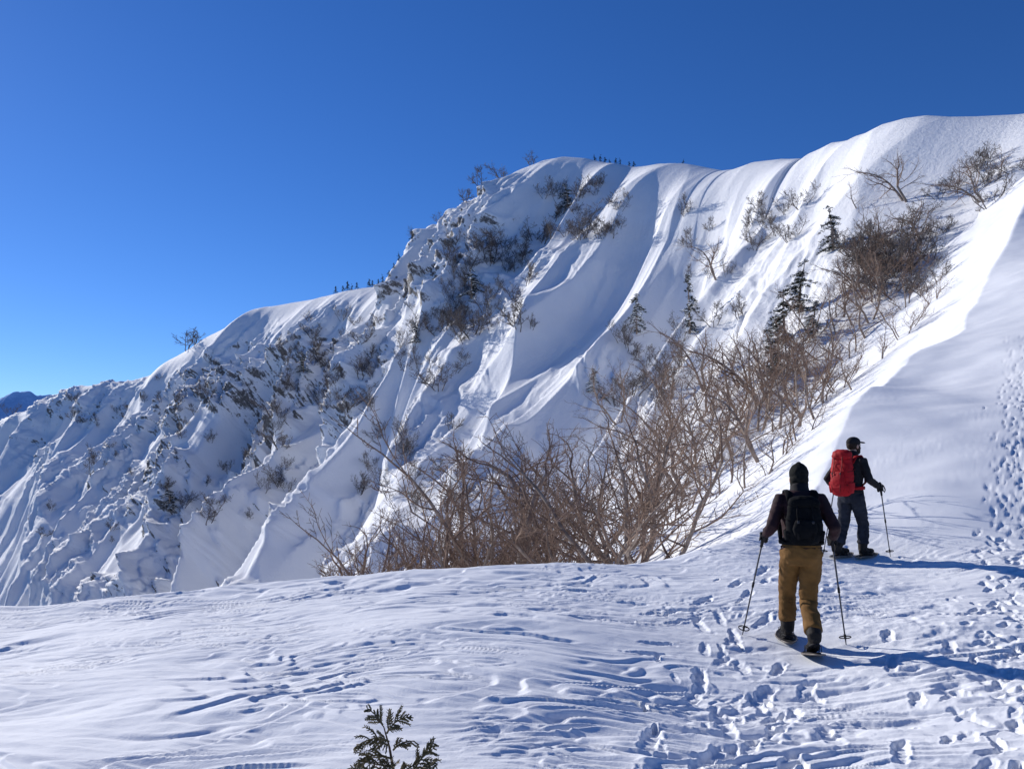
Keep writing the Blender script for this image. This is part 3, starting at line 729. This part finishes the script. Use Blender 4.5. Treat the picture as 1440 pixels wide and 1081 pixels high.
for (sd, nst, H, r, lean, spread, up, tr_) in [(11, 3, 3.8, .052, -.25, .9, 1.0, 0), (12, 3, 4.2, .062, -.45, .95, .9, 0), (13, 4, 3.4, .045, -.15, .8, 1.1, 0), (14, 2, 4.4, .08, -.7, .95, 1.0, 0),
                                         (21, 1, 4.8, .10, -.2, .95, .7, 1), (22, 2, 4.6, .08, -.15, .9, .8, 1), (23, 2, 4.4, .085, -.5, .95, .6, 1)]:
    T, B = proto_shrub(sd, nst, H, r, lean, spread, up, tree=bool(tr_))
    zt = max(v.z for v in B.V)
    PROTO.append((T.mesh('trunk', M_BARK), B.mesh('branches', M_TWIG), zt))
LOW = []; MINR[0] = .017
for sd in (31, 32, 33, 34, 35):
    T, B = proto_shrub(sd, 3, 3.4, .06, -.3 if sd < 35 else 0, .9 if sd < 35 else .85, .9, maxl=3, tree=sd == 35)
    b0 = len(B.V); B.V += T.V; B.F += [tuple(i+b0 for i in ff) for ff in T.F]
    LOW.append((B.mesh('bare_shrub', M_GTWIG), max(v.z for v in B.V)))
rng = random.Random(99)
def shrub(pos, h, kind, label, group, name='bare_shrub', cat='shrub', tilt=0):
    T, B, zt = PROTO[kind]; s = h/zt
    e = empty(name, pos); e.scale = (s*rng.uniform(.9, 1.25), s*rng.uniform(.9, 1.25), s)
    e.rotation_euler = (rng.uniform(-.1, .1), tilt+rng.uniform(-.12, .12), rng.uniform(-.9, .9) if not tilt else 0)
    tag(e, label, cat, group)
    link(bpy.data.objects.new('trunk', T), e); link(bpy.data.objects.new('branches', B), e)
    return e
def far_shrub(pos, h, label, group, name='bare_shrub', cat='shrub', fat=1, kind=None):
    me, zt = LOW[rng.randrange(4) if kind is None else kind]; s = h/zt
    o = link(bpy.data.objects.new(name, me)); o.location = pos
    o.scale = (s*fat*rng.uniform(.7, 1.2), s*fat*rng.uniform(.7, 1.2), s); o.rotation_euler = (0, 0, rng.uniform(0, 6.28))
    tag(o, label, cat, group); return o
i = 0
TOP = [(430, 765), (480, 745), (540, 712), (600, 660), (650, 622), (700, 592), (760, 575), (820, 570), (880, 548), (930, 548)]
KS = [0, 4, 1, 2, 3, 2, 5, 1, 6, 0]
for px in list(np.linspace(520, 930, 28)):
    D = rng.uniform(16, 32); ppx = px+rng.uniform(-12, 12)
    x = (ppx-CX)/F*D; z = zs(x, D)
    top = np.interp(ppx, [t[0] for t in TOP], [t[1] for t in TOP])+rng.choice((rng.uniform(-14, 30), rng.uniform(20, 110)))
    h = EYE+(HY-top)/F*D-z
    lab = ('low brown bare shrub at the left end of the thicket behind the snow edge' if ppx < 600 else
           'brown bare shrub in the middle of the thicket behind the snow edge' if ppx < 770 else
           'tall brown bare shrub at the right end of the thicket behind the snow edge')
    grp = 'thicket shrubs, left end' if ppx < 600 else 'thicket shrubs, middle' if ppx < 770 else 'thicket shrubs, right end'
    shrub((x, D, z), max(1.8, h), KS[i % 10], lab, grp); i += 1
SL = [(905, 700, 130), (940, 730, 120), (965, 690, 150), (985, 655, 130), (930, 640, 110), (1010, 690, 110), (1030, 640, 130), (1050, 680, 90), (1010, 610, 110), (1070, 640, 110), (960, 600, 100),
      (1090, 600, 120), (1120, 615, 110), (1140, 590, 100), (1105, 560, 110), (1060, 570, 110), (1140, 530, 110), (1175, 545, 80), (1120, 520, 90), (1190, 500, 90), (1175, 470, 100), (1080, 520, 80), (1220, 450, 90),
      (1215, 415, 80), (1250, 410, 80), (1240, 375, 80), (1265, 360, 70), (1190, 420, 70), (1280, 390, 60), (1225, 340, 60), (1300, 340, 70), (1265, 470, 70), (1240, 500, 60), (1310, 420, 55), (1195, 545, 60), (890, 640, 90), (870, 590, 80), (1040, 540, 80), (1140, 470, 80),
      (1000, 570, 90), (1160, 500, 90), (1200, 455, 80), (1095, 640, 80), (1030, 590, 110), (1085, 570, 110), (1125, 575, 110), (1160, 560, 100), (1100, 530, 100), (1210, 480, 90), (1060, 610, 120), (980, 620, 110), (945, 560, 90), (1180, 440, 90), (1230, 420, 80), (1205, 390, 80), (1255, 385, 70), (1270, 430, 70), (1115, 600, 110), (990, 540, 80)]
for k, (px, py, hp) in enumerate(SL):
    p = on_mtn(px, py); h = hp/F*p.y*rng.uniform(.85, 1.2)
    lab, grp = (('bare birch leaning on the lower slope just above the thicket', 'birches on the lower slope') if py > 600 else
                ('bare brown birch in the band of trees climbing beside the bright slope', 'birches in the climbing band') if py > 450 else
                ('bare brown shrub in the dark patch high below the right ridge', 'shrubs high below the right ridge'))
    shrub(p-Vector((0, 0, .15)), h, (k*3) % 7, lab, grp, 'bare_birch' if py > 450 else 'bare_shrub', 'tree' if py > 450 else 'shrub')
for (px, py, hp, lab) in [(1277, 278, 84, 'tall bare birch standing alone on the bright upper right slope'), (1200, 292, 46, 'small bare birch on the upper slope left of the tall birch'),
                         (1385, 278, 70, 'bare birch leaning left near the top right snow ridge'), (1405, 245, 48, 'short bare birch highest on the right ridge slope'),
                         (1345, 268, 52, 'spreading bare birch on the slope right of the tall birch'), (1010, 388, 60, 'slender bare birch alone in the middle of the snow slope'),
                         (985, 675, 130, 'thick bent birch trunk leaning out over the bright slope')]:
    p = on_mtn(px, py); shrub(p-Vector((0, 0, .1)), hp/F*p.y, 4+(px % 3), lab, None, 'bare_birch', 'tree', tilt=-.3 if 'lean' in lab else .001)
def scatter(n, box, h, label, group):
    for _ in range(n):
        px = rng.uniform(box[0], box[2]); py = rng.uniform(box[1], box[3])
        p = on_mtn(px, py)
        far_shrub(p-Vector((0, 0, .2)), rng.uniform(*h), label, group)
scatter(30, (755, 255, 880, 335), (3, 6), 'grey bare shrub on the dark rocks just below the summit', 'shrubs below the summit')
scatter(46, (630, 330, 760, 480), (3, 7), 'grey bare shrub on the shaded crag left of the smooth snow bowl', 'shrubs on the shaded crag')
scatter(26, (560, 420, 660, 560), (3, 6.5), 'grey bare shrub on the steep ribs in the middle of the face', 'shrubs on the middle ribs')
scatter(40, (390, 445, 530, 590), (3, 7), 'grey bare shrub on the cliff under the left snow dome', 'shrubs on the left cliff')
scatter(36, (200, 520, 420, 740), (3, 6.5), 'grey bare shrub on the shaded left wall', 'shrubs on the left wall')
scatter(12, (95, 555, 180, 600), (3, 5.5), 'grey bare shrub on the rocky knob at far left', 'shrubs on the far left knob')
scatter(8, (60, 620, 200, 780), (2.5, 5), 'grey bare shrub on the low snow slope at far left', 'shrubs on the low left slope')
scatter(16, (960, 270, 1130, 350), (2.5, 4.5), 'small grey bare shrub on the bright slope below the ridge line', 'shrubs below the ridge line')
scatter(6, (940, 300, 1060, 480), (2.5, 4), 'small grey bare shrub on the bright central slope', 'shrubs on the central slope')
scatter(26, (1180, 330, 1290, 420), (2.5, 4.5), 'small grey bare shrub in the shaded hollow below the right ridge', 'shrubs in the right hollow')
scatter(14, (850, 480, 960, 600), (3, 5.5), 'grey bare shrub above the thicket below the snow bowl', 'shrubs below the snow bowl')
scatter(20, (500, 600, 660, 720), (3, 5), 'grey bare shrub low on the fluted face above the thicket', 'shrubs low on the fluted face')
scatter(10, (1300, 220, 1420, 290), (2, 3.5), 'small grey bare shrub on the slope at the top right', 'shrubs at the top right')
scatter(10, (1280, 300, 1360, 420), (1.5, 2.6), 'thin bare sapling on the bright slope beside the right cornice', 'saplings beside the cornice')
for (px, hp, lab) in [(262, 38, 'lone round bare tree on the snowy left skyline'), (745, 26, 'bare bush on the skyline left of the summit'), (702, 28, 'bare bush on the steep skyline below the summit'),
                        (676, 28, 'bare bush on the skyline crag halfway down from the summit'), (652, 24, 'bare bush at the foot of the skyline crag'), (615, 18, 'small bare bush on the skyline below the crag'),
                        (577, 18, 'small bare bush beside the row of tiny skyline conifers'), (12, 20, 'small bare bush on the skyline at the left edge')]:
    p = on_crest(px); tr_ = 'tree' in lab; far_shrub(p-Vector((0, 0, .5)), hp/F*p.y, lab, None, 'bare_tree' if tr_ else 'bare_shrub', 'tree' if tr_ else 'shrub', 1.6 if tr_ else 1, 4 if tr_ else None)
p = on_mtn(126, 665); far_shrub(p-Vector((0, 0, .3)), 48/F*p.y, 'thin bare tree on the low left snow slope', None, 'bare_tree', 'tree', .6, 4)

# ------------------------------------------------------------------ conifers
def conifer_meshes(seed, H=6, R=1.0, snow=.35, nbr=70, pw=.65):
    rnd = random.Random(seed); T = MB(); C = MB(); S_ = MB()
    bx, by = rnd.uniform(-.8, .8), rnd.uniform(-.5, .5)
    def ax(z): return Vector((bx*(z/H)**2, by*(z/H)**2, z))
    T.tube([ax(-.3), ax(H*.5), ax(H)], [.13, .08, .015], 6)
    def quad(mb, c, u, v):
        b = len(mb.V); mb.V += [c-u, c-v*.5, c+u, c+v*.5]; mb.F.append((b, b+1, b+2, b+3))
    holes = [(rnd.random(), rnd.uniform(0, 6.28)) for _ in range(4)]
    for l in range(nbr):
        f = rnd.random()**1.15; z = H*(.08+.90*f); a = rnd.uniform(0, 6.28)
        if any(abs(f-h0) < .12 and math.cos(a-h1) > .3 for h0, h1 in holes): continue
        L = (R*(1-f)**pw+.08)*rnd.uniform(.35, 1.3)
        dirv = Vector((math.cos(a), math.sin(a), 0)); nseg = max(3, int(L/.11))
        for s in range(nseg):
            g = (s+.5)/nseg; c = ax(z)+dirv*(L*g)+Vector((0, 0, -.55*L*g*g+.12*L))
            for _ in range(6):
                u = (dirv*rnd.uniform(.5, 1)+Vector((rnd.gauss(0, .7), rnd.gauss(0, .7), rnd.gauss(-.15, .5)))).normalized()*rnd.uniform(.09, .22)
                v = u.cross(Vector((rnd.gauss(0, 1), rnd.gauss(0, 1), 1))).normalized()*rnd.uniform(.05, .11)
                quad(C, c+Vector((rnd.gauss(0, .09), rnd.gauss(0, .09), rnd.gauss(0, .08))), u, v)
            if rnd.random() < snow:
                S_.ell(c+Vector((0, 0, .08)), (rnd.uniform(.07, .22), rnd.uniform(.07, .22), rnd.uniform(.035, .08)), 7, 5)
    return T.mesh('trunk', M_BARK), C.mesh('crown', M_NEEDLE, False), S_.mesh('snow_load', M_CLUMP)
CON = [conifer_meshes(41, 6, 1.1, .40, 65), conifer_meshes(42, 6, 1.5, .25, 75, .5), conifer_meshes(43, 6, 1.0, .5, 55), conifer_meshes(44, 6, 1.6, .55, 65, .45)]
def conifer(px, py, hp, k, label, group=None, wide=1):
    p = on_mtn(px, py); s = hp/F*p.y/6
    e = empty('conifer_tree', p-Vector((0, 0, .1)), rng.uniform(0, 6)); e.scale = (s*wide, s*wide, s); tag(e, label, 'tree', group)
    for nm, me in zip(('trunk', 'crown', 'snow_load'), CON[k]):
        c = link(bpy.data.objects.new(nm, me), e)
        if nm == 'snow_load': c['kind'] = 'stuff'
conifer(1172, 348, 66, 1, 'tall dark conifer with snow clumps high on the right slope', wide=1.3)
conifer(965, 468, 84, 0, 'slim pointed conifer dusted with snow in the middle of the slope', wide=1.1)
conifer(895, 466, 58, 3, 'broad snow laden conifer below the smooth snow bowl', wide=1.1)
conifer(1122, 438, 76, 1, 'dark conifer topmost in the clump among the brown birches', wide=1.5)
conifer(1100, 482, 76, 1, 'broad dark conifer in the middle of the clump among the brown birches', wide=1.6)
conifer(1085, 525, 70, 1, 'dark conifer lowest in the clump among the brown birches', wide=1.7)
conifer(1142, 470, 54, 0, 'smaller dark conifer at the right side of the clump among the brown birches', wide=1.8)
conifer(660, 415, 44, 1, 'dark conifer on the shaded crag left of the snow bowl', wide=1.6)
conifer(795, 290, 34, 1, 'squat dark conifer on the rocks below the summit', wide=1.7)
conifer(690, 365, 26, 2, 'little dark conifer high on the shaded crag', wide=1.5)
conifer(835, 545, 34, 3, 'squat snowy conifer below the foot of the snow bowl', wide=1.4)
conifer(240, 715, 34, 1, 'dark conifer clump alone on the left wall', wide=1.9)
conifer(585, 480, 30, 1, 'small dark conifer on the middle ribs of the face', wide=1.6)
conifer(430, 520, 30, 1, 'small dark conifer on the cliff under the left dome', wide=1.6)
def tiny(px, hp, label, group):
    p = on_crest(px); T, C, S_ = CON[rng.choice((1, 3))]; s = hp*1.2/F*p.y/6
    e = link(bpy.data.objects.new('tiny_conifer', C)); e.location = p-Vector((0, 0, .6)); e.scale = (s*1.1, s*1.1, s); e.rotation_euler = (0, 0, rng.uniform(0, 6)); tag(e, label, 'tree', group)
for (px, hp) in [(838, 10), (845, 11), (853, 9), (859, 8), (868, 9), (874, 10), (886, 8), (893, 9), (962, 8)]:
    tiny(px, hp, 'tiny dark conifer on the skyline right of the summit', 'summit skyline conifers')
for (px, hp) in [(470, 11), (480, 9), (487, 13), (494, 9), (500, 10), (517, 12), (522, 10), (530, 9), (537, 12), (546, 10), (553, 9), (560, 11), (577, 13)]:
    tiny(px, hp, 'tiny dark conifer in the row on the left skyline shoulder', 'left skyline conifers')

# ------------------------------------------------------------------ young cypress tip in the foreground
sx, sy = on_ground(553, 1108)
root = empty('young_cypress', (sx, sy, zs(sx, sy))); tag(root, 'small olive brown conifer tip poking out of the foreground snow', 'plant')
rnd = random.Random(8)
mb = MB(); mb.tube([(0, 0, -.08), (.0, 0, .08), (-.02, .01, .18), (-.045, .0, .28), (-.085, 0, .33)], [.009, .008, .006, .003, .002], 6); mb.build('stem', M_CYPW, root)
def frond(base, d, L, bend):
    mb = MB(); d = Vector(d).normalized(); nrm = d.cross(Vector((rnd.gauss(0, .4), -1, rnd.gauss(.3, .4)))).normalized()
    pts = []; q = Vector(base); dd = d.copy(); N = 9
    for i in range(N+1):
        pts.append(q.copy()); q = q+dd*(L/N); dd = (dd+Vector(bend)*(.9/N)+Vector((rnd.gauss(0, .06), 0, rnd.gauss(0, .06)))).normalized()
    mb.tube(pts, [.0034*(1-i/N)+.0018 for i in range(N+1)], 5)
    for i in range(1, N+1):
        for sg in (-1, 1):
            if rnd.random() < .15: continue
            f = i/N; l2 = L*(.16+.36*math.sin(math.pi*(f*.75+.2)))*rnd.uniform(.5, 1.25)*(1-.5*f*f)
            td = (pts[i]-pts[i-1]).normalized(); fn = td.cross(nrm).normalized()
            dq = (td*.8+nrm*sg*.75+fn*rnd.gauss(0, .35)).normalized()
            pp = [pts[i]]; n2 = 6
            for j in range(n2):
                dq = (dq+td*.08+Vector((0, 0, -.12))+Vector((rnd.gauss(0, .07), rnd.gauss(0, .07), rnd.gauss(0, .07)))).normalized(); pp.append(pp[-1]+dq*(l2/n2))
            mb.tube(pp, [(.0030, .0016)]*n2+[(.0016, .001)], 4, flat=nrm)
            for j in range(1, n2+1):
                for s2 in (-1, 1):
                    l3 = l2*.30*rnd.uniform(.6, 1.2)*(1-.45*j/n2)
                    d3 = (dq*.8+dq.cross(fn).normalized()*s2*.6+fn*rnd.gauss(0, .3)).normalized()
                    a = pp[j]; mb.tube([a, a+d3*l3*.5, a+d3*l3+dq*.002], [(.0024, .0013), (.0029, .0015), (.0012, .0008)], 4, flat=nrm)
    return mb.build('frond', M_CYP, root, False)
for (b, d, L, bend) in [((-.05, 0, .29), (-.5, .1, .7), .11, (-.5, 0, -.6)), ((-.03, 0, .25), (.5, .0, .9), .14, (.7, 0, -.8)), ((-.02, 0, .21), (-.9, -.1, .45), .17, (-.2, 0, -.9)), ((-.01, 0, .13), (-.8, -.5, .4), .18, (-.2, 0, -.7)), ((0, 0, .17), (.5, -.3, .6), .14, (.4, 0, -.9)),
                        ((-.02, 0, .19), (-.2, -.8, .5), .14, (-.2, 0, -.8)), ((-.01, 0, .09), (-.5, -.7, .4), .18, (-.2, 0, -.3)), ((0, 0, .05), (.9, -.2, .4), .25, (.0, 0, .55)), ((.05, 0, .04), (.85, -.4, .3), .20, (.1, 0, .4)), ((0, 0, .08), (-.2, -.7, .6), .16, (0, 0, -.8)),
                        ((.08, 0, .06), (.7, .2, .7), .17, (.2, 0, .2)), ((.02, 0, .05), (.4, -.6, .6), .18, (.2, 0, -.2)), ((0, 0, .04), (-.9, -.2, .35), .20, (-.1, 0, .1))]:
    frond(b, d, L, bend)

# ------------------------------------------------------------------ light, sky, camera
AZ = math.atan2(-.73, .68); ELV = math.radians(24)
sd = Vector((math.sin(AZ)*math.cos(ELV), math.cos(AZ)*math.cos(ELV), math.sin(ELV)))
sun = bpy.data.lights.new('sun', 'SUN'); sun.energy = 5.0; sun.angle = math.radians(.53); sun.color = (1, .955, .89)
so = link(bpy.data.objects.new('sun', sun)); so.rotation_euler = (-sd).to_track_quat('-Z', 'Y').to_euler(); so.location = (-30, 30, 60)
wd_ = bpy.data.worlds.new('World'); SC.world = wd_; wd_.use_nodes = True
nt = wd_.node_tree; bg = nt.nodes['Background']
sky = nt.nodes.new('ShaderNodeTexSky'); sky.sky_type = 'NISHITA'; sky.sun_disc = False
sky.sun_elevation = ELV; sky.sun_rotation = AZ; sky.altitude = 2000; sky.air_density = 1.0; sky.dust_density = .2; sky.ozone_density = 3.0
hs = nt.nodes.new('ShaderNodeHueSaturation'); hs.inputs['Saturation'].default_value = 1.2
mx = nt.nodes.new('ShaderNodeMix'); mx.data_type = 'RGBA'; mx.blend_type = 'MULTIPLY'; mx.inputs[0].default_value = 1; mx.inputs[7].default_value = (.52, .68, 1.0, 1)
nt.links.new(sky.outputs[0], hs.inputs['Color']); nt.links.new(hs.outputs[0], mx.inputs[6]); nt.links.new(mx.outputs[2], bg.inputs[0]); bg.inputs[1].default_value = .114
cam = bpy.data.cameras.new('camera'); cam.sensor_width = 36; cam.lens = 36*F/1440; cam.shift_y = (HY-540.5)/1440
cam.clip_start = .05; cam.clip_end = 80000
co = link(bpy.data.objects.new('camera', cam)); co.location = (0, 0, EYE); co.rotation_euler = (math.pi/2, 0, 0)
SC.camera = co
SC.view_settings.view_transform = 'Standard'; SC.view_settings.look = 'None'; SC.view_settings.exposure = 0
